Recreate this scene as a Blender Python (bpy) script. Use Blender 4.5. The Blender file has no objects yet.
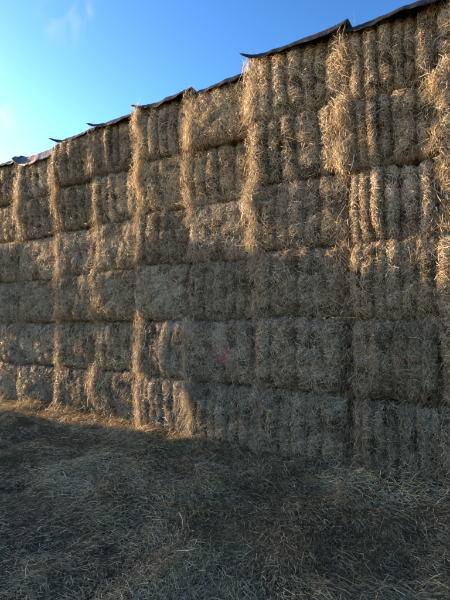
import bpy, math, random
import numpy as np

R = math.radians
rnd = random.Random(7)
scene = bpy.context.scene
col = scene.collection

# ------------------------------------------------------------------ numbers
SUN_EL = 14.0          # degrees above the horizon
SUN_B = 7.0           # degrees between the sun's bearing and the face of the stack
CAM = (0.0, -5.5, 1.8)

# ------------------------------------------------------------------ noise
def _hash(i, j, k, seed):
    h = (i * 374761393 + j * 668265263 + k * 2147483647 + seed * 1274126177) & 0xFFFFFFFF
    h = ((h ^ (h >> 13)) * 1274126177) & 0xFFFFFFFF
    h = ((h ^ (h >> 15)) * 2246822519) & 0xFFFFFFFF
    return ((h ^ (h >> 16)) & 0xFFFFFF) / float(0xFFFFFF)

def vnoise(p, seed=0):
    """value noise, about -1..1"""
    p = np.asarray(p, dtype=np.float64)
    f = np.floor(p)
    i = f.astype(np.int64)
    t = p - f
    t = t * t * (3 - 2 * t)
    out = 0
    for dx in (0, 1):
        wx = t[:, 0] if dx else 1 - t[:, 0]
        for dy in (0, 1):
            wy = t[:, 1] if dy else 1 - t[:, 1]
            for dz in (0, 1):
                wz = t[:, 2] if dz else 1 - t[:, 2]
                out = out + wx * wy * wz * _hash(i[:, 0] + dx, i[:, 1] + dy, i[:, 2] + dz, seed)
    return out * 2 - 1

def fbm(p, seed=0, octaves=3):
    p = np.asarray(p, dtype=np.float64)
    a, s, o = 1.0, 0.0, 0.0
    for k in range(octaves):
        o = o + a * vnoise(p * (2.03 ** k), seed + k * 17)
        s += a
        a *= 0.5
    return o / s

def nrm(v):
    return v / np.maximum(np.linalg.norm(v, axis=1, keepdims=True), 1e-9)

# ------------------------------------------------------------------ mesh helpers
def mesh_from(name, verts, quads, smooth=False, attrs=None):
    me = bpy.data.meshes.new(name)
    nv, nq = len(verts), len(quads)
    me.vertices.add(nv)
    me.vertices.foreach_set('co', np.ascontiguousarray(verts, dtype=np.float32).ravel())
    me.loops.add(nq * 4)
    me.loops.foreach_set('vertex_index', np.ascontiguousarray(quads, dtype=np.int32).ravel())
    me.polygons.add(nq)
    me.polygons.foreach_set('loop_start', np.arange(0, nq * 4, 4, dtype=np.int32))
    me.polygons.foreach_set('use_smooth', np.full(nq, smooth, dtype=bool))
    me.update(calc_edges=True)
    for k, (dom, arr) in (attrs or {}).items():
        a = me.attributes.new(k, 'FLOAT', dom)
        a.data.foreach_set('value', np.ascontiguousarray(arr, dtype=np.float32))
    return me

def strands(P, T, N, L, W, bend, roll, g):
    """curved straw blades: three cross sections each, two quads. returns verts, quads"""
    n = len(P)
    T = nrm(T)
    B = nrm(np.cross(T, N))
    N2 = np.cross(B, T)
    S = B * np.cos(roll)[:, None] + N2 * np.sin(roll)[:, None]
    half = T * (L * 0.5)[:, None]
    side = S * (W * 0.5)[:, None]
    bz = N2 * (bend * L)[:, None] + B * (g.normal(0, .05, n) * L)[:, None]
    c0, c1, c2 = P - half - bz * .5, P + bz * .5, P + half - bz * .5
    V = np.empty((n, 6, 3))
    V[:, 0], V[:, 1] = c0 - side * .8, c0 + side * .8
    V[:, 2], V[:, 3] = c1 - side, c1 + side
    V[:, 4], V[:, 5] = c2 - side * .6, c2 + side * .6
    base = (np.arange(n) * 6)[:, None]
    Q = np.empty((n, 2, 4), dtype=np.int64)
    Q[:, 0] = base + np.array([[0, 1, 3, 2]])
    Q[:, 1] = base + np.array([[2, 3, 5, 4]])
    return V.reshape(-1, 3), Q.reshape(-1, 4)

def link(name, me, mats, parent=None):
    o = bpy.data.objects.new(name, me)
    col.objects.link(o)
    if not isinstance(mats, (list, tuple)):
        mats = [mats]
    if len(me.materials) == 0:
        for m in mats:
            me.materials.append(m)
    if parent:
        o.parent = parent
    return o

def tag(o, label=None, cat=None, group=None, kind=None):
    if label: o['label'] = label
    if cat: o['category'] = cat
    if group: o['group'] = group
    if kind: o['kind'] = kind

# ------------------------------------------------------------------ materials
class NT:
    def __init__(self, name):
        self.m = bpy.data.materials.new(name)
        self.m.use_nodes = True
        self.t = self.m.node_tree
        self.t.nodes.clear()
        self.out = self.n('ShaderNodeOutputMaterial')
    def n(self, kind, **kw):
        x = self.t.nodes.new(kind)
        for k, v in kw.items():
            setattr(x, k, v)
        return x
    def l(self, a, b):
        self.t.links.new(a, b)
    def attr(self, name, kind='GEOMETRY'):
        a = self.n('ShaderNodeAttribute'); a.attribute_name = name; a.attribute_type = kind
        return a
    def ramp(self, fac, stops):
        r = self.n('ShaderNodeValToRGB')
        e = r.color_ramp.elements
        while len(e) < len(stops): e.new(.5)
        for s, (p, c) in zip(e, stops):
            s.position = p; s.color = (*c, 1)
        self.l(fac, r.inputs[0])
        return r.outputs[0]
    def mix(self, fac, a, b, mode='MIX'):
        x = self.n('ShaderNodeMix', data_type='RGBA', blend_type=mode)
        for sock, v in ((x.inputs[0], fac), (x.inputs[6], a), (x.inputs[7], b)):
            if hasattr(v, 'links') or isinstance(v, bpy.types.NodeSocket): self.l(v, sock)
            elif isinstance(v, tuple): sock.default_value = (*v, 1)
            else: sock.default_value = v
        return x.outputs[2]

def straw_material(name, stops, translucent=.25, paint=(.62, .11, .21), rough=.55):
    """straw blades: colour from each blade's own tint, times the object colour: weathering, plus shade painted into low bales"""
    t = NT(name)
    c = t.ramp(t.attr('tint').outputs['Fac'], stops)
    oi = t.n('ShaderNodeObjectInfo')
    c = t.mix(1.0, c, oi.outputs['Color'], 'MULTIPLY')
    pa = t.attr('paint')
    c = t.mix(pa.outputs['Fac'], c, paint)
    b = t.n('ShaderNodeBsdfPrincipled')
    t.l(c, b.inputs['Base Color'])
    b.inputs['Roughness'].default_value = rough
    b.inputs['Specular IOR Level'].default_value = .35
    tr = t.n('ShaderNodeBsdfTranslucent')
    t.l(c, tr.inputs['Color'])
    ms = t.n('ShaderNodeMixShader'); ms.inputs[0].default_value = translucent
    t.l(b.outputs[0], ms.inputs[1]); t.l(tr.outputs[0], ms.inputs[2])
    t.l(ms.outputs[0], t.out.inputs[0])
    return t.m

STRAW = [(0.0, (.11, .070, .040)), (.25, (.30, .20, .112)), (.5, (.51, .37, .22)), (.75, (.68, .525, .34)), (1.0, (.85, .74, .56))]
LITTER = [(0.0, (.08, .050, .024)), (.25, (.225, .15, .07)), (.55, (.48, .32, .155)), (.8, (.67, .475, .255)), (1.0, (.84, .69, .46))]
M_STRAW = straw_material('straw', STRAW)
M_LITTER = straw_material('straw_litter', LITTER, .15)

def body_material():
    t = NT('packed_straw')
    tc = t.n('ShaderNodeTexCoord')
    n1 = t.n('ShaderNodeTexNoise'); n1.inputs['Scale'].default_value = 38; n1.inputs['Detail'].default_value = 6; n1.inputs['Distortion'].default_value = 1.5
    t.l(tc.outputs['Object'], n1.inputs['Vector'])
    c = t.ramp(n1.outputs[0], [(.3, (.03, .021, .011)), (.5, (.085, .06, .032)), (.7, (.19, .14, .08))])
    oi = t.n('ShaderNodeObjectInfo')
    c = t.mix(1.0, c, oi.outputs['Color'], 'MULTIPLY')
    c = t.mix(t.attr('paint').outputs['Fac'], c, (.5, .04, .12))
    b = t.n('ShaderNodeBsdfPrincipled'); t.l(c, b.inputs['Base Color'])
    b.inputs['Roughness'].default_value = .85; b.inputs['Specular IOR Level'].default_value = .15
    bp = t.n('ShaderNodeBump'); bp.inputs['Strength'].default_value = .9; bp.inputs['Distance'].default_value = .02
    t.l(n1.outputs[0], bp.inputs['Height']); t.l(bp.outputs[0], b.inputs['Normal'])
    t.l(b.outputs[0], t.out.inputs[0])
    return t.m
M_BODY = body_material()

def ground_material():
    t = NT('trodden_ground')
    tc = t.n('ShaderNodeTexCoord')
    n1 = t.n('ShaderNodeTexNoise'); n1.inputs['Scale'].default_value = 1.3; n1.inputs['Detail'].default_value = 5
    n2 = t.n('ShaderNodeTexNoise'); n2.inputs['Scale'].default_value = 45; n2.inputs['Detail'].default_value = 6; n2.inputs['Distortion'].default_value = 1.2
    for n in (n1, n2): t.l(tc.outputs['Object'], n.inputs['Vector'])
    a = t.ramp(n2.outputs[0], [(.3, (.05, .031, .015)), (.55, (.135, .085, .042)), (.75, (.28, .185, .095))])
    k = t.ramp(n1.outputs[0], [(.35, (.4, .4, .4)), (.65, (1.2, 1.15, 1.05))])
    c = t.mix(1.0, a, k, 'MULTIPLY')
    # unseen pale stubble added behind the camera, bouncing warm light onto the bales
    sp = t.n('ShaderNodeSeparateXYZ'); t.l(tc.outputs['Object'], sp.inputs[0])
    mr = t.n('ShaderNodeMapRange'); mr.inputs[1].default_value = -7.5; mr.inputs[2].default_value = -9.5
    t.l(sp.outputs[1], mr.inputs[0])
    bounce = t.ramp(n2.outputs[0], [(.3, (.30, .205, .095)), (.7, (.56, .42, .22))])
    c = t.mix(mr.outputs[0], c, bounce)
    b = t.n('ShaderNodeBsdfPrincipled'); t.l(c, b.inputs['Base Color'])
    b.inputs['Roughness'].default_value = .9; b.inputs['Specular IOR Level'].default_value = .15
    bp = t.n('ShaderNodeBump'); bp.inputs['Strength'].default_value = .8; bp.inputs['Distance'].default_value = .02
    t.l(n2.outputs[0], bp.inputs['Height']); t.l(bp.outputs[0], b.inputs['Normal'])
    t.l(b.outputs[0], t.out.inputs[0])
    return t.m
M_GROUND = ground_material()

def sheet_material(name, base, streak=None):
    t = NT(name)
    tc = t.n('ShaderNodeTexCoord')
    n1 = t.n('ShaderNodeTexNoise'); n1.inputs['Scale'].default_value = 5; n1.inputs['Detail'].default_value = 5
    t.l(tc.outputs['Object'], n1.inputs['Vector'])
    c = t.ramp(n1.outputs[0], [(.35, tuple(x * .7 for x in base)), (.7, tuple(x * 1.5 for x in base))])
    if streak:
        sp = t.n('ShaderNodeSeparateXYZ'); t.l(tc.outputs['Object'], sp.inputs[0])
        mr = t.n('ShaderNodeMapRange'); mr.inputs[1].default_value = 0; mr.inputs[2].default_value = 1.3
        t.l(sp.outputs[0], mr.inputs[0])
        f = t.ramp(mr.outputs[0], [(.3, (0, 0, 0)), (.38, (1, 1, 1)), (.52, (1, 1, 1)), (.6, (0, 0, 0))])
        c = t.mix(f, c, streak)
    b = t.n('ShaderNodeBsdfPrincipled'); t.l(c, b.inputs['Base Color'])
    b.inputs['Roughness'].default_value = .6
    b.inputs['Specular IOR Level'].default_value = .2
    n2 = t.n('ShaderNodeTexNoise'); n2.inputs['Scale'].default_value = 9; n2.inputs['Detail'].default_value = 3; n2.inputs['Distortion'].default_value = .8
    t.l(tc.outputs['Object'], n2.inputs['Vector'])
    bp = t.n('ShaderNodeBump'); bp.inputs['Strength'].default_value = .5; bp.inputs['Distance'].default_value = .03
    t.l(n2.outputs[0], bp.inputs['Height']); t.l(bp.outputs[0], b.inputs['Normal'])
    t.l(b.outputs[0], t.out.inputs[0])
    return t.m
M_SHEET = sheet_material('black_plastic', (.012, .013, .017))
M_FADED = sheet_material('faded_plastic', (.055, .065, .095), (.17, .07, .08))

# ------------------------------------------------------------------ straw bale
BW, BD, BH = 1.16, 2.4, 0.92     # nominal width (along the wall), depth, height

class Shape:
    """the surface of one bale; local origin at the middle of the bottom of its front face"""
    def __init__(self, seed, flute, lump, r=.115, wob=.035):
        self.seed, self.flute, self.lump, self.r, self.wob = seed, flute, lump, r, wob
        rr = random.Random(seed)
        self.nf = rr.choice([5, 5, 6, 6])
        self.ph = rr.random()
        self.lean = rr.uniform(-.12, .12)
    def pos(self, q):
        a = np.array([BW / 2, BD / 2, BH / 2])
        x = q * a
        r = self.r
        inner = np.clip(x, -(a - r), a - r)
        n = nrm(x - inner)
        p = inner + n * r
        front = np.clip(-n[:, 1], 0, 1)
        ends = np.clip(np.abs(n[:, 2]), 0, 1) * np.clip(1 - (p[:, 1] + a[1]) / .5, 0, 1)
        s = self.seed
        ph = p[:, 0] / BW * self.nf + self.ph + self.lean * p[:, 2] / BH * 2 + self.warp(p[:, 0], p[:, 2])
        lobe = np.abs(np.sin(math.pi * ph)) ** .65 - .8
        k = np.floor(ph).astype(np.int64)
        fl = _hash(k, k * 0 + 3, k * 0 + 5, s) - .5
        d = self.flute * (lobe + .75 * fl) * np.maximum(front, .6 * ends)
        d = d + .05 * front * (1 - q[:, 2] ** 2)
        d = d + self.lump * fbm(p * 2.6 + s * 3.1, s + 5, 2) + self.wob * fbm(p * 11 + s, s + 9, 3)
        out = p + n * d[:, None]
        out[:, 1] += a[1]
        out[:, 2] += a[2]
        return out
    def warp(self, x, z):
        return .14 * vnoise(np.c_[x * 3, z * 3.2, 0 * x + self.seed], self.seed) + .45 * vnoise(np.c_[x * 2.6, z * .5, 0 * x + self.seed], self.seed + 2)
    def groove(self, p):
        """1 in the groove between two flakes, 0 on their backs"""
        x, z = p[:, 0], p[:, 2] - BH / 2
        ph = x / BW * self.nf + self.ph + self.lean * z / BH * 2 + self.warp(x, z)
        return 1 - np.abs(np.sin(math.pi * ph))
    def frame(self, q, f):
        """position and two tangents and a normal at points q on the cube face f"""
        ax = {0: (0, 2), 1: (1, 2), 2: (1, 2), 3: (0, 1), 4: (0, 1)}[f]
        e = .01
        p = self.pos(q)
        q1 = q.copy(); q1[:, ax[0]] += e
        q2 = q.copy(); q2[:, ax[1]] += e
        t1, t2 = nrm(self.pos(q1) - p), nrm(self.pos(q2) - p)
        n = nrm(np.cross(t1, t2))
        outw = {0: (0, -1, 0), 1: (-1, 0, 0), 2: (1, 0, 0), 3: (0, 0, -1), 4: (0, 0, 1)}[f]
        sg = np.sign(n @ np.array(outw, dtype=float)); sg[sg == 0] = 1
        return p, t1, t2, n * sg[:, None]

def cube_faces(nx, ny, nz):
    """grids over the six faces of the cube, merged: verts in [-1,1]^3 and quads"""
    gy = -1 + 2 * (np.linspace(0, 1, ny + 1) ** 1.8)
    gx, gz = np.linspace(-1, 1, nx + 1), np.linspace(-1, 1, nz + 1)
    V, Q, off = [], [], 0
    def add(A, B, make, flip):
        nonlocal off
        a, b = np.meshgrid(A, B, indexing='ij')
        v = make(a.ravel(), b.ravel())
        i = np.arange(len(A) * len(B)).reshape(len(A), len(B))
        q = np.stack([i[:-1, :-1], i[1:, :-1], i[1:, 1:], i[:-1, 1:]], -1).reshape(-1, 4)
        if flip: q = q[:, ::-1]
        V.append(v); Q.append(q + off); off += len(v)
    o = lambda a: np.ones_like(a)
    add(gx, gz, lambda a, b: np.c_[a, -o(a), b], False)
    add(gx, gz, lambda a, b: np.c_[a, o(a), b], True)
    add(gy, gz, lambda a, b: np.c_[-o(a), a, b], True)
    add(gy, gz, lambda a, b: np.c_[o(a), a, b], False)
    add(gx, gy, lambda a, b: np.c_[a, b, -o(a)], True)
    add(gx, gy, lambda a, b: np.c_[a, b, o(a)], False)
    return np.concatenate(V), np.concatenate(Q)

CF = cube_faces(64, 16, 48)

def seg_dist(px, pz, a, b):
    ax, az = a; bx, bz = b
    dx, dz = bx - ax, bz - az
    t = np.clip(((px - ax) * dx + (pz - az) * dz) / (dx * dx + dz * dz), 0, 1)
    return np.hypot(px - ax - t * dx, pz - az - t * dz)

def paint_of(p, mark, g):
    """how much sprayed paint sits on points p (front of a bale)"""
    strokes, width, strength = mark
    p = p - np.array([.10, 0, .02])
    d = np.full(len(p), 9.0)
    for a, b in strokes:
        d = np.minimum(d, seg_dist(p[:, 0], p[:, 2], a, b))
    v = np.clip((width * 1.5 - d) / width, 0, 1) * (p[:, 1] < .2)
    return v * strength * np.clip(g.normal(.8, .3, len(p)), 0, 1)

def make_bale(seed, flute, lump, count=25000, mark=None, wob=.024):
    g = np.random.default_rng(seed)
    sh = Shape(seed, flute, lump, wob=wob)
    bv = sh.pos(CF[0]); bq = CF[1]
    Vs, Qs, tint = [bv], [bq], [np.zeros(len(bq))]
    paint = [np.zeros(len(bq))]
    if mark:
        paint[0] = paint_of(bv[bq].mean(1), mark, g)
    off = len(bv)
    wide = 1.0
    for f, share in ((0, .66), (1, .12), (2, .08), (3, .08), (4, .06)):
        n = int(count * share)
        u, v = g.uniform(-1, 1, n), g.uniform(-1, 1, n)
        dep = -1 + g.beta(1, 2.2, n) * .42
        if f == 0: q = np.c_[u, -np.ones(n), v]
        elif f == 1: q = np.c_[-np.ones(n), dep, v]
        elif f == 2: q = np.c_[np.ones(n), dep, v]
        elif f == 3: q = np.c_[u, dep, -np.ones(n)]
        else: q = np.c_[u, dep, np.ones(n)]
        # thin places where the dark packed inside shows
        pq = q * np.array([.58, 1.2, .46])
        q = q[g.random(n) < np.clip(.62 + 1.5 * fbm(pq * 8.5 + seed, seed + 60, 2), .12, 1)]
        n = len(q)
        p, t1, t2, nn = sh.frame(q, f)
        # blades in the grooves between the flakes are short and lie deep
        deep = (sh.groove(p) > .72) & (f == 0) & (flute > .03)
        # blades lie in loose swirls over the face
        th = 2.4 * fbm(np.c_[p[:, 0], p[:, 1], p[:, 2]] * 5 + seed, seed + 40, 2) + g.normal(0, 1.1, n) + g.choice([0, math.pi / 2], n)
        tilt = g.normal(.03, .18, n)
        stick = g.random(n) < .05
        tilt[stick] += g.uniform(.3, 1.2, stick.sum())
        T = t1 * np.cos(th)[:, None] + t2 * np.sin(th)[:, None] + nn * tilt[:, None]
        L = np.clip(g.lognormal(math.log(.072), .5, n), .025, .24)
        W = g.uniform(.0024, .0066, n)
        L = np.where(deep, np.minimum(L, .07), L)
        P = p + nn * (np.abs(g.normal(0, .015, n)) * np.where(deep, .25, 1) + .003)[:, None]
        P[:, 2] = np.maximum(P[:, 2], .0)
        V, Q = strands(P, T, nn, L, W, g.normal(.05, .10, n), g.normal(0, .6, n), g)
        Vs.append(V); Qs.append(Q + off); off += len(V)
        tn = np.clip(g.normal(.46, .27, n) + .25 * fbm(p * 4 + 9, seed + 70, 2) + (g.random(n) < .07) * .35, 0, 1)
        tint.append(np.repeat(tn, 2))
        paint.append(np.repeat(paint_of(P, mark, g), 2) if mark and f == 0 else np.zeros(2 * n))
    nb = len(bq)
    Q = np.concatenate(Qs)
    me = mesh_from('straw_bale', np.concatenate(Vs), Q, False, {'tint': ('FACE', np.concatenate(tint)), 'paint': ('FACE', np.concatenate(paint))})
    me.materials.append(M_BODY); me.materials.append(M_STRAW)
    mi = np.ones(len(Q), dtype=np.int32); mi[:nb] = 0
    me.polygons.foreach_set('material_index', mi)
    sm = np.zeros(len(Q), dtype=bool); sm[:nb] = True
    me.polygons.foreach_set('use_smooth', sm)
    return me

def make_fringe(seed, count, big, spread):
    """straw that has worked loose and hangs over the left edge, with a little on the right and the lower edge"""
    g = np.random.default_rng(seed + 900)
    nt = int(g.integers(4, 7))
    n = count
    side = g.choice([0, 1, 2], n, p=[.80, .12, .08])
    tz = g.uniform(.08, .98, nt) * BH; ts = g.uniform(.4, 1.25, nt) * spread
    k = g.integers(0, nt, n)
    r = g.beta(1.3, 2.0, n)
    z = np.where(g.random(n) < .85, tz[k] + g.normal(0, .11, n), g.uniform(.0, BH, n))
    x = -BW / 2 + g.normal(.015, .055, n) - ts[k] * .35 * g.random(n)
    y = .03 - ts[k] * g.beta(1.5, 1.8, n) + np.abs(g.normal(0, .07, n))
    m = side == 1
    x[m] = BW / 2 + g.normal(-.02, .04, m.sum()); y[m] = g.normal(.03, .05, m.sum())
    m = side == 2
    x[m] = g.uniform(-BW / 2, BW / 2, m.sum()); z[m] = g.normal(.05, .05, m.sum()); y[m] = g.normal(.0, .03, m.sum())
    z = np.clip(z, .06, BH + .03)
    P = np.c_[x, y, z]
    sway = np.c_[fbm(P * 3 + seed, seed, 2), fbm(P * 3 + 50, seed + 3, 2), np.zeros(n)]
    T = np.c_[g.normal(0, .5, n), g.normal(-.10, .36, n), -np.ones(n)] + sway * 1.2
    wild = g.random(n) < .3
    T[wild] += g.normal(0, .9, (wild.sum(), 3))
    L = np.clip(g.lognormal(math.log(.125 * big), .45, n), .04, .40)
    L = np.where(side == 2, L * .6, L)
    W = g.uniform(.0025, .0065, n)
    N = nrm(np.c_[-.5 + g.normal(0, .3, n), -np.ones(n), .1 + g.normal(0, .3, n)])
    V, Q = strands(P, T, N, L, W, g.normal(.06, .10, n), g.normal(0, .8, n), g)
    tn = np.clip(g.normal(.52, .2, n) + (g.random(n) < .08) * .3, 0, 1)
    me = mesh_from('loose_straw', V, Q, False, {'tint': ('FACE', np.repeat(tn, 2)), 'paint': ('FACE', np.zeros(2 * n))})
    me.materials.append(M_STRAW)
    return me

fluted = [make_bale(10 + i, .12, .03, wob=.017) for i in range(6)]
ridged = [make_bale(30 + i, .055, .04, wob=.02) for i in range(5)]
plain = [make_bale(50 + i, .018, .05) for i in range(6)]
fringes = [make_fringe(i, 1900, .9, .11) for i in range(4)]
tufts = [make_fringe(20 + i, 3600, 1.1, .21) for i in range(5)]
def make_filler(seed, count):
    """loose straw stuffed into the wide joint on the left of a bale, over the usual fringe"""
    g = np.random.default_rng(seed)
    n = count
    P = np.c_[-BW / 2 + g.uniform(-.30, .06, n), g.beta(1.6, 1.6, n) * .5 + .02, g.uniform(.03, BH + .06, n)]
    P[:, 1] += .16 * fbm(P * 4, seed, 2)
    keep = g.random(n) < np.clip(.6 + 1.3 * fbm(P * 6 + 3, seed + 5, 2), .1, 1)
    P = P[keep]; n = len(P)
    T = np.c_[g.normal(0, 1.0, n), g.normal(0, .55, n), -np.ones(n)] + 1.1 * np.c_[fbm(P * 4, seed + 1, 2), 0 * P[:, 0], 0 * P[:, 0]]
    N = nrm(np.c_[g.normal(-.2, .4, n), -np.ones(n), g.normal(.1, .3, n)])
    V, Q = strands(P, T, N, np.clip(g.lognormal(math.log(.09), .5, n), .03, .3), g.uniform(.0025, .0065, n), g.normal(.05, .1, n), g.normal(0, .8, n), g)
    tn = np.clip(g.normal(.42, .24, n), 0, 1)
    me = mesh_from('loose_straw', V, Q, False, {'tint': ('FACE', np.repeat(tn, 2)), 'paint': ('FACE', np.zeros(2 * n))})
    me.materials.append(M_STRAW)
    return me
fillers = [make_filler(70 + i, 6500) for i in range(3)]
thin = [make_fringe(40 + i, 420, .75, .06) for i in range(3)]

MARK_A = ([((-.15, .50), (-.13, .44)), ((-.13, .44), (-.05, .39)), ((.09, .53), (.075, .42)), ((.075, .42), (.0, .345)), ((-.07, .33), (.06, .335)), ((.06, .335), (.13, .29)), ((.09, .53), (.04, .51))], .02, .85)
MARK_B = ([((-.14, .42), (-.12, .50)), ((-.12, .50), (0, .53)), ((0, .53), (.14, .47)), ((-.05, .44), (.06, .45))], .022, .42)
MARK_C = ([((-.07, .50), (.03, .44)), ((.03, .44), (.10, .46))], .03, .22)
marked = {'a': make_bale(81, .02, .05, mark=MARK_A), 'b': make_bale(82, .02, .05, mark=MARK_B), 'c': make_bale(83, .03, .05, mark=MARK_C)}

# ------------------------------------------------------------------ the stack
# edges of the columns along the face (from right to left), forward offset, row height
EDGES = [3.20, 1.93, .66, -.57, -1.67, -3.05, -4.24, -5.33, -6.48, -7.59, -8.91, -10.0, -11.15, -12.3]
FWD = [0.0, .04, .09, .08, .11, .01, .04, .02, .04, .03, .05, .03, .03]
ROWH = [.925, .925, .925, .92, .93, .908, .915, .908, .90, .888, .888, .888, .888]
LOWFWD = [.30, .31, .33, .33, .31, .27, .12, -.04, -.03, -.06, .0, 0, 0]   # the lower layers have slumped forward
KIND = {  # column, row -> surface
    3: 'rrrfff', 4: 'rrrrff', 5: 'rprpfp', 6: 'rrprpf', 7: 'prppff', 8: 'ppprrr', 9: 'pppprf', 10: 'pprppr'}
FRI = {   # loose straw: t big tufts, f fringe, n thin, w wide joint stuffed with straw
    2: 'wwwffn', 3: 'wwwwtt', 4: 'fnftft', 5: 'tfnftt', 6: 'ttnftt', 7: 'tfffft', 8: 'fffttf', 9: 'nffftt', 10: 'fnftff'}
ROWN = ['bottom', 'second', 'third', 'fourth', 'fifth', 'top']
ORD = ['', 'first', 'second', 'third', 'fourth', 'fifth', 'sixth', 'seventh', 'eighth', 'ninth', 'tenth']
G1 = 'straw bales of the big stack'

def place(me, fr, x, y, z, sx, sz, rz, tintc, label, group):
    o = bpy.data.objects.new('straw_bale', me)
    o.location = (x, y, z); o.scale = (sx, 1, sz); o.rotation_euler = (0, 0, rz)
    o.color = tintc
    col.objects.link(o)
    tag(o, label, 'straw bale', group)
    if fr is not None:
        c = bpy.data.objects.new('loose_straw', fr)
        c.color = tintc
        c['kind'] = 'stuff'
        c.parent = o
        col.objects.link(c)
    return o

for ci in range(len(EDGES) - 1):
    xr, xl = EDGES[ci], EDGES[ci + 1]
    w = xr - xl
    kinds = KIND.get(ci, 'prprff'); fris = FRI.get(ci, 'nnfnft')
    for ri in range(6):
        k = kinds[ri]
        me = rnd.choice({'f': fluted, 'r': ridged, 'p': plain}[k])
        fr = rnd.choice({'w': fillers, 't': tufts, 'f': fringes, 'n': thin}[fris[ri]])
        h = ROWH[ci]
        extra = ''
        if (ci, ri) == (5, 1): me, extra = marked['a'], ' with a bright pink paint mark'
        if (ci, ri) == (8, 3): me, extra = marked['b'], ' with a faint pink paint smudge'
        if (ci, ri) == (3, 1): me, extra = marked['c'], ' with faint pink stain'
        wx = w
        x = (xl + xr) / 2 + rnd.uniform(-.05, .05)
        if ci == 3 and ri in (0, 1, 2, 3): wx = w * (.88 if ri < 2 else .93); x += w * (.06 if ri < 2 else .03)
        low = (1, 1, .5, .15, 0, 0)[ri]
        y = -(FWD[ci] * (1 - low) + LOWFWD[ci] * low) + rnd.uniform(-.06, .06) * (.4 if low == 1 else 1)
        if ci == 2: wx = w * 1.07
        tone = rnd.uniform(.68, 1.04) * ((.74, .86)[ri] if ri < 2 and ci < 6 else 1)  # random weathering; low right layers darker, shade put into their colour
        x += low * LOWFWD[ci] * .6 * (1 if ci in (5, 6) else 0)
        if ci == 4: wx -= .14 * low; x += .07 * low
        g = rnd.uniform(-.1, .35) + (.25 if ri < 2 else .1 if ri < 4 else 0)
        tc = (tone * (1 - .10 * g), tone * (1 - .02 * g), tone * (1 + .22 * g), 1)
        look = {'f': 'fluted', 'r': 'softly ridged', 'p': 'shaggy flat'}[k]
        at = '' if extra else {0: ' on the ground', 5: ' under plastic'}.get(ri, '')
        if ci == 2: colname = 'column cut by photo right edge'
        elif ci < 2: colname = '%s column past photo right edge' % ORD[2 - ci]
        else: colname = '%s whole column from the right' % ORD[ci - 2]
        rowname = ROWN[ri] + ' layer'
        colname = colname.replace(' whole column', ' full column') if not extra else colname.replace(' whole column', ' column')
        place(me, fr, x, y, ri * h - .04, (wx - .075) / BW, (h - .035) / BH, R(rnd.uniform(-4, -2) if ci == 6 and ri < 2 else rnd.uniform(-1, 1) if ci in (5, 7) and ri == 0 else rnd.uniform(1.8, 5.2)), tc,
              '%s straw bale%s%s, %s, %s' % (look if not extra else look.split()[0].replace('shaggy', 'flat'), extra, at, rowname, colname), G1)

# an unseen second stack, added and shaped to shade the foot of this one
G2 = 'straw bales of the unseen stack added for shade'
SX = -17.0
cols2 = [(-1.75, -3.9), (-3.9, -6.1), (-6.1, -8.3)]
for cj, (y0, y1) in enumerate(cols2):
    for ri in range(7):
        a, b = y0, y1
        if cj == 0: a = [-2.15, -2.2, -2.22, -2.18, -2.25, -2.02, -1.75][ri]
        me = rnd.choice(plain + ridged)
        s = (a - b) / BW
        tone = rnd.uniform(.85, 1)
        place(me, None, SX + rnd.uniform(-.05, .05), (a + b) / 2 + rnd.uniform(-.05, .05), ri * .9, s, .89 / BH, R(90), (tone, tone, tone, 1),
              'straw bale in the added shading stack, %s layer, %s column from the big stack' % (['bottom', 'second', 'third', 'fourth', 'fifth', 'sixth', 'top'][ri], ORD[cj + 1]), G2)

# ------------------------------------------------------------------ plastic sheets on top
def make_sheet(ci, seed, droop=0.0, lip=.13, tip=1.0, peak=1.0, mat=M_SHEET):
    g = random.Random(seed)
    xr, xl = EDGES[ci], EDGES[ci + 1]
    w = xr - xl
    top = ROWH[ci] * 6 - .03
    nu, nv = 34, 22
    u = np.linspace(0, 1, nu + 1); v = np.linspace(0, 1, nv + 1) ** 1.6
    U, Vv = np.meshgrid(u, v, indexing='ij')
    U, Vv = U.ravel(), Vv.ravel()
    fr = np.exp(-Vv * 9)                      # 1 at the free front edge
    # the front edge: a pointed corner flying out on the left, a sag, a rise on the right
    corner = np.exp(-U * 9.0)
    rise = np.clip((U - .35) / .65, 0, 1) ** 2.2
    X = xl + U * (w + .06) - fr * corner * .085 * tip
    Y = -FWD[ci] - .08 + Vv * 2.42 - fr * (.05 * np.sin(U * math.pi) + .10 * corner * tip)
    Z = top + .045 + fr * (.075 * corner * tip + .09 * rise * peak - .045) - fr * droop * np.sin(np.clip(U * 1.15, 0, 1) * math.pi) ** .5
    hang = np.clip(.10 - Vv * 4, 0, 1) * 10   # the lip hangs a little
    Z -= hang * (lip + .02 * np.sin(U * 9 + seed)) * (1 - .6 * corner) * .8
    P3 = np.c_[U * 5 + seed, Vv * 6, U * 0]
    Z += .02 * fbm(P3, seed, 3) + .012 * fbm(P3 * 3, seed + 4, 2)
    Y += .03 * fbm(P3 * 1.3, seed + 8, 3) * fr
    verts = np.c_[X - xl, Y, Z - top]
    i = np.arange((nu + 1) * (nv + 1)).reshape(nu + 1, nv + 1)
    q = np.stack([i[:-1, :-1], i[1:, :-1], i[1:, 1:], i[:-1, 1:]], -1).reshape(-1, 4)
    me = mesh_from('plastic_sheet', verts, q, True)
    o = link('plastic_sheet', me, mat)
    o.location = (xl, 0, top)
    m = o.modifiers.new('thickness', 'SOLIDIFY'); m.thickness = .006; m.offset = 1
    return o

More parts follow.
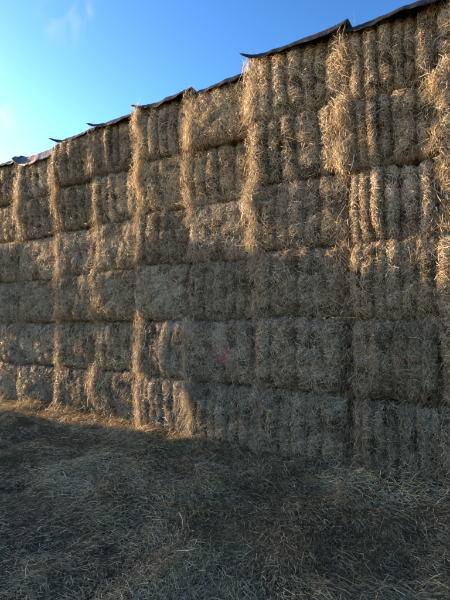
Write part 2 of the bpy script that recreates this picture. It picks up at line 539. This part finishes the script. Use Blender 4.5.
for ci in range(len(EDGES) - 1):
    if ci == 9: o = make_sheet(ci, 3 + ci, droop=.04, lip=.27, tip=1.0, peak=.6, mat=M_FADED)
    else: o = make_sheet(ci, 3 + ci, tip={5: .3, 4: 1.1, 3: .3}.get(ci, 1.0), peak={3: .5, 6: .9, 4: .8}.get(ci, 1.0))
    if ci == 2: where = 'over the column cut off by the right edge of the photo'
    elif ci < 2: where = 'over the %s column beyond the right edge of the photo' % ORD[2 - ci]
    else: where = 'over the %s whole column from the right' % ORD[ci - 2]
    tag(o, ('faded grey plastic sheet with reddish band ' if ci == 9 else 'black curled plastic sheet ') + where, 'plastic sheet', 'plastic sheets on top of the stack')

# ------------------------------------------------------------------ unseen trees added to dapple and block the sun
def leaf_material():
    t = NT('leaves')
    c = t.ramp(t.attr('tint').outputs['Fac'], [(0, (.03, .05, .012)), (.6, (.06, .09, .025)), (1, (.11, .13, .04))])
    d = t.n('ShaderNodeBsdfPrincipled'); t.l(c, d.inputs['Base Color']); d.inputs['Roughness'].default_value = .6
    t.l(d.outputs[0], t.out.inputs[0])
    return t.m
def bark_material():
    t = NT('bark')
    tc = t.n('ShaderNodeTexCoord'); n = t.n('ShaderNodeTexNoise'); n.inputs['Scale'].default_value = 14; n.inputs['Detail'].default_value = 5
    t.l(tc.outputs['Object'], n.inputs['Vector'])
    c = t.ramp(n.outputs[0], [(.3, (.05, .038, .026)), (.7, (.16, .13, .10))])
    d = t.n('ShaderNodeBsdfPrincipled'); t.l(c, d.inputs['Base Color']); d.inputs['Roughness'].default_value = .9
    t.l(d.outputs[0], t.out.inputs[0])
    return t.m
M_LEAF, M_BARK = leaf_material(), bark_material()

def limb(a, b, ra, rb, segs=5, sides=9, seed=0):
    g = np.random.default_rng(seed)
    a, b = np.array(a, float), np.array(b, float)
    d = (b - a) / np.linalg.norm(b - a)
    u = np.cross(d, [.3, .9, .1]); u /= np.linalg.norm(u); v = np.cross(d, u)
    ang = np.linspace(0, 2 * math.pi, sides, endpoint=False)
    V = []
    for i in range(segs + 1):
        t = i / segs
        c = a + (b - a) * t + (g.normal(0, .05, 3) * np.linalg.norm(b - a) * .4 if 0 < i < segs else 0)
        r = ra + (rb - ra) * t
        V.append(c + r * (np.cos(ang)[:, None] * u + np.sin(ang)[:, None] * v))
    Q = [[i * sides + j, i * sides + (j + 1) % sides, (i + 1) * sides + (j + 1) % sides, (i + 1) * sides + j] for i in range(segs) for j in range(sides)]
    return np.concatenate(V), np.array(Q)

def make_shade_tree(x, y, h, rad, seed, label):
    g = np.random.default_rng(seed)
    root = bpy.data.objects.new('tree', None); col.objects.link(root); root.location = (x, y, -.1)
    tag(root, label, 'tree', 'unseen trees added to dapple the sun')
    Vs, Qs, off = [], [], 0
    def add(a, b, ra, rb, k):
        nonlocal off
        V, Q = limb(a, b, ra, rb, seed=k); Vs.append(V); Qs.append(Q + off); off += len(V)
    add((0, 0, 0), (.15, .1, h * .62), .30, .15, seed)
    tips = []
    for k in range(11):
        an = k * 2.4; z0 = h * g.uniform(.42, .60)
        tip = np.array([math.cos(an) * rad * g.uniform(.5, .85), math.sin(an) * rad * g.uniform(.5, .85), h * g.uniform(.74, .96)])
        add((.12, .08, z0), tip, .10, .03, seed + k); tips.append(tip)
    tips.append(np.array([0, 0, h * .95]))
    link('trunk', mesh_from('trunk', np.concatenate(Vs), np.concatenate(Qs), True), M_BARK, root)
    P = []
    for tip in tips:
        for c in range(4):
            cc = tip + g.normal(0, .42, 3) * rad * .42
            n = int(g.integers(120, 240))
            P.append(cc + g.normal(0, 1, (n, 3)) * g.uniform(.16, .30) * rad * .7)
    P = np.concatenate(P); n = len(P)
    T = g.normal(0, 1, (n, 3)); N = nrm(g.normal(0, 1, (n, 3)) + [0, 0, .7])
    V, Q = strands(P, T, N, g.uniform(.10, .19, n), g.uniform(.05, .10, n), g.normal(0, .1, n), g.normal(0, .3, n), g)
    link('crown', mesh_from('crown', V, Q, False, {'tint': ('FACE', np.repeat(g.random(n), 2))}), M_LEAF, root)

make_shade_tree(-29.5, -1.45, 9.3, 1.3, 5, 'broad leafy tree added unseen to dapple the sun, in line with the big stack')
make_shade_tree(-31.0, -8.6, 9.6, 2.4, 8, 'slimmer leafy tree added unseen to shade the yard, farther from the big stack')

# ------------------------------------------------------------------ ground
def gheight(x, y):
    p = np.c_[x, y, np.zeros(len(x))]
    near = np.exp(-(np.maximum(0, np.hypot(x + 3, y + 3) - 14) / 8) ** 2)
    h = near * (.075 * fbm(p * .9, 3, 3) + .06 * fbm(p * 2.9, 11, 3) + .012 * fbm(p * 12, 21, 2))
    h += (.045 + .05 * np.clip((-x - 3.5) / 2, 0, 1)) * np.exp(-((y + .02) / .34) ** 2) * (1 + .6 * vnoise(p * 1.7, 33)) * (x > -13) * (x < 4)
    return h - .035

def axis(a, b, step, far):
    mid = np.arange(a, b + 1e-6, step)
    g = []
    d = step
    x = b
    while x < far:
        d *= 1.35; x += d; g.append(x)
    lo = []
    d = step; x = a
    while x > -far:
        d *= 1.35; x -= d; lo.append(x)
    return np.array(lo[::-1] + list(mid) + g)

ax, ay = axis(-14, 5, .045, 900), axis(-8, .8, .045, 900)
X, Y = np.meshgrid(ax, ay, indexing='ij')
i = np.arange(X.size).reshape(X.shape)
q = np.stack([i[:-1, :-1], i[1:, :-1], i[1:, 1:], i[:-1, 1:]], -1).reshape(-1, 4)
gz = gheight(X.ravel(), Y.ravel())
go = link('ground', mesh_from('ground', np.c_[X.ravel(), Y.ravel(), gz], q, True), M_GROUND)
tag(go, 'dark trodden earth and chaff in front of the stack', 'ground', kind='structure')

def litter(seed, n, box, power, lenm, wmin, wmax, flat=.16):
    g = np.random.default_rng(seed)
    xs, ys = [], []
    tot = 0
    while tot < n:
        x = g.uniform(box[0], box[1], n); y = g.uniform(box[2], box[3], n)
        d = np.hypot(x - CAM[0], y - CAM[1])
        keep = g.random(n) < np.clip(2.6 / d, 0, 1) ** power
        # only a wedge in front of the camera and a margin on each side of it
        keep &= (y > -4.6 - .25 * x) | (d < 3)
        pn = fbm(np.c_[x * 1.1, y * 1.6, 0 * x], 77, 4)
        keep &= g.random(n) < np.clip(.60 + 1.6 * pn, .2, 1)
        xs.append(x[keep]); ys.append(y[keep]); tot += keep.sum()
    x, y = np.concatenate(xs)[:n], np.concatenate(ys)[:n]
    z = gheight(x, y)
    e = .03
    sx = (gheight(x + e, y) - z) / e; sy = (gheight(x, y + e) - z) / e
    N = nrm(np.c_[-sx, -sy, np.ones(n)])
    base = 2.2 * fbm(np.c_[x * .55, y * .55, 0 * x + 4], 91, 2)
    th = base + g.normal(0, .75, n)
    tilt = g.normal(.02, flat, n) + (g.random(n) < .05) * g.uniform(.1, .7, n)
    T = np.c_[np.cos(th), np.sin(th), np.zeros(n)]
    T = nrm(T - N * np.sum(T * N, 1)[:, None]) + N * tilt[:, None]
    L = np.clip(g.lognormal(math.log(lenm), .5, n), .03, .42)
    W = g.uniform(wmin, wmax, n)
    P = np.c_[x, y, z] + N * (.004 + np.abs(g.normal(0, .014, n)) + np.abs(tilt) * L * .4)[:, None]
    V, Q = strands(P, T, N, L, W, g.normal(.02, .07, n), g.normal(0, .5, n), g)
    tn = np.clip(g.normal(.40, .25, n) + .42 * fbm(np.c_[x * .9, y * 1.4, 0 * x], 101, 3) + (g.random(n) < .05) * .4, 0, 1)
    return V, Q, np.repeat(tn, 2)

parts = [litter(1, 340000, (-13, 4.5, -5.2, .05), 1.6, .05, .0016, .0045),
         litter(2, 8000, (-13, 4.5, -5.2, .0), 1.0, .14, .0025, .005, .10),
         litter(3, 50000, (-13, 4.5, -.9, .05), .2, .08, .0025, .006, .28)]
Vs, Qs, ts, off = [], [], [], 0
for V, Q, t in parts:
    Vs.append(V); Qs.append(Q + off); ts.append(t); off += len(V)
me = mesh_from('straw_litter', np.concatenate(Vs), np.concatenate(Qs), False, {'tint': ('FACE', np.concatenate(ts))})
lo = link('straw_litter', me, M_LITTER)
tag(lo, 'matted grey brown straw scattered over the ground', 'straw', kind='stuff')

# ------------------------------------------------------------------ light, sky, camera
sd = np.array([-math.cos(R(SUN_B)) * math.cos(R(SUN_EL)), -math.sin(R(SUN_B)) * math.cos(R(SUN_EL)), math.sin(R(SUN_EL))])
from mathutils import Vector
L = bpy.data.lights.new('sun', 'SUN'); L.energy = 5.0; L.angle = R(.53); L.color = (1, .74, .45)
lo = bpy.data.objects.new('sun', L); col.objects.link(lo)
lo.rotation_euler = Vector(sd).to_track_quat('Z', 'Y').to_euler()

w = bpy.data.worlds.new('World'); scene.world = w; w.use_nodes = True
nt = w.node_tree; nt.nodes.clear()
sky = nt.nodes.new('ShaderNodeTexSky'); sky.sky_type = 'NISHITA'; sky.sun_disc = False
sky.sun_elevation = R(SUN_EL)
sky.sun_rotation = math.atan2(sd[0], sd[1])
sky.altitude = 0; sky.air_density = 1.0; sky.dust_density = .6; sky.ozone_density = 2.0
bg = nt.nodes.new('ShaderNodeBackground'); bg.inputs[1].default_value = .056
wo = nt.nodes.new('ShaderNodeOutputWorld')
gm = nt.nodes.new('ShaderNodeGamma'); gm.inputs[1].default_value = 1.55
# two thin wisps of cirrus, each round its own bearing in the sky
def bearing(px, py):
    x, y = (px - 225) / 433, (300 - py) / 433
    p, a = R(2.4), R(33)
    f, u = math.cos(p) - y * math.sin(p), math.sin(p) + y * math.cos(p)
    v = Vector((x * math.cos(a) - f * math.sin(a), x * math.sin(a) + f * math.cos(a), u))
    return v.normalized()
tc = nt.nodes.new('ShaderNodeTexCoord')
mp = nt.nodes.new('ShaderNodeMapping'); mp.inputs['Scale'].default_value = (9, 9, 4); mp.inputs['Rotation'].default_value = (.2, .3, .5)
cn = nt.nodes.new('ShaderNodeTexNoise'); cn.inputs['Scale'].default_value = 2.0; cn.inputs['Detail'].default_value = 8; cn.inputs['Distortion'].default_value = 1.2
cr = nt.nodes.new('ShaderNodeMapRange'); cr.inputs[1].default_value = .45; cr.inputs[2].default_value = .75; cr.inputs[3].default_value = 0; cr.inputs[4].default_value = 1
nt.links.new(tc.outputs['Generated'], mp.inputs[0]); nt.links.new(mp.outputs[0], cn.inputs['Vector']); nt.links.new(cn.outputs[0], cr.inputs[0])
acc = None
for (px, py, rad, amt) in ((62, 16, .075, .32), (4, 117, .06, .8), (88, 4, .05, .3)):
    dt = nt.nodes.new('ShaderNodeVectorMath'); dt.operation = 'DISTANCE'; dt.inputs[1].default_value = bearing(px, py)
    nt.links.new(tc.outputs['Generated'], dt.inputs[0])
    mr = nt.nodes.new('ShaderNodeMapRange'); mr.interpolation_type = 'SMOOTHSTEP'
    mr.inputs[1].default_value = rad; mr.inputs[2].default_value = 0; mr.inputs[3].default_value = 0; mr.inputs[4].default_value = amt
    nt.links.new(dt.outputs['Value'], mr.inputs[0])
    if acc is None: acc = mr.outputs[0]
    else:
        ad = nt.nodes.new('ShaderNodeMath'); ad.operation = 'ADD'; nt.links.new(acc, ad.inputs[0]); nt.links.new(mr.outputs[0], ad.inputs[1]); acc = ad.outputs[0]
ml = nt.nodes.new('ShaderNodeMath'); ml.operation = 'MULTIPLY'
nt.links.new(acc, ml.inputs[0]); nt.links.new(cr.outputs[0], ml.inputs[1])
cm = nt.nodes.new('ShaderNodeMix'); cm.data_type = 'RGBA'; cm.inputs[7].default_value = (4.2, 4.3, 4.5, 1)
nt.links.new(ml.outputs[0], cm.inputs[0])
hs = nt.nodes.new('ShaderNodeHueSaturation'); hs.inputs['Saturation'].default_value = 1.08; hs.inputs['Hue'].default_value = .5
nt.links.new(sky.outputs[0], gm.inputs[0]); nt.links.new(gm.outputs[0], hs.inputs['Color']); nt.links.new(hs.outputs[0], cm.inputs[6]); nt.links.new(cm.outputs[2], bg.inputs[0]); nt.links.new(bg.outputs[0], wo.inputs[0])

cam = bpy.data.cameras.new('camera'); cam.sensor_fit = 'VERTICAL'; cam.sensor_height = 36; cam.lens = 26
cam.clip_start = .05; cam.clip_end = 3000
co = bpy.data.objects.new('camera', cam); col.objects.link(co)
co.location = CAM
co.rotation_euler = (R(90 + 2.4), 0, R(33))
scene.camera = co

scene.view_settings.view_transform = 'Standard'
scene.view_settings.look = 'None'
scene.view_settings.exposure = 2.03
scene.view_settings.gamma = 1
scene.view_settings.use_curve_mapping = False
scene.cycles.max_bounces = 6
scene.cycles.diffuse_bounces = 3
scene.cycles.use_adaptive_sampling = True
scene.cycles.use_denoising = True
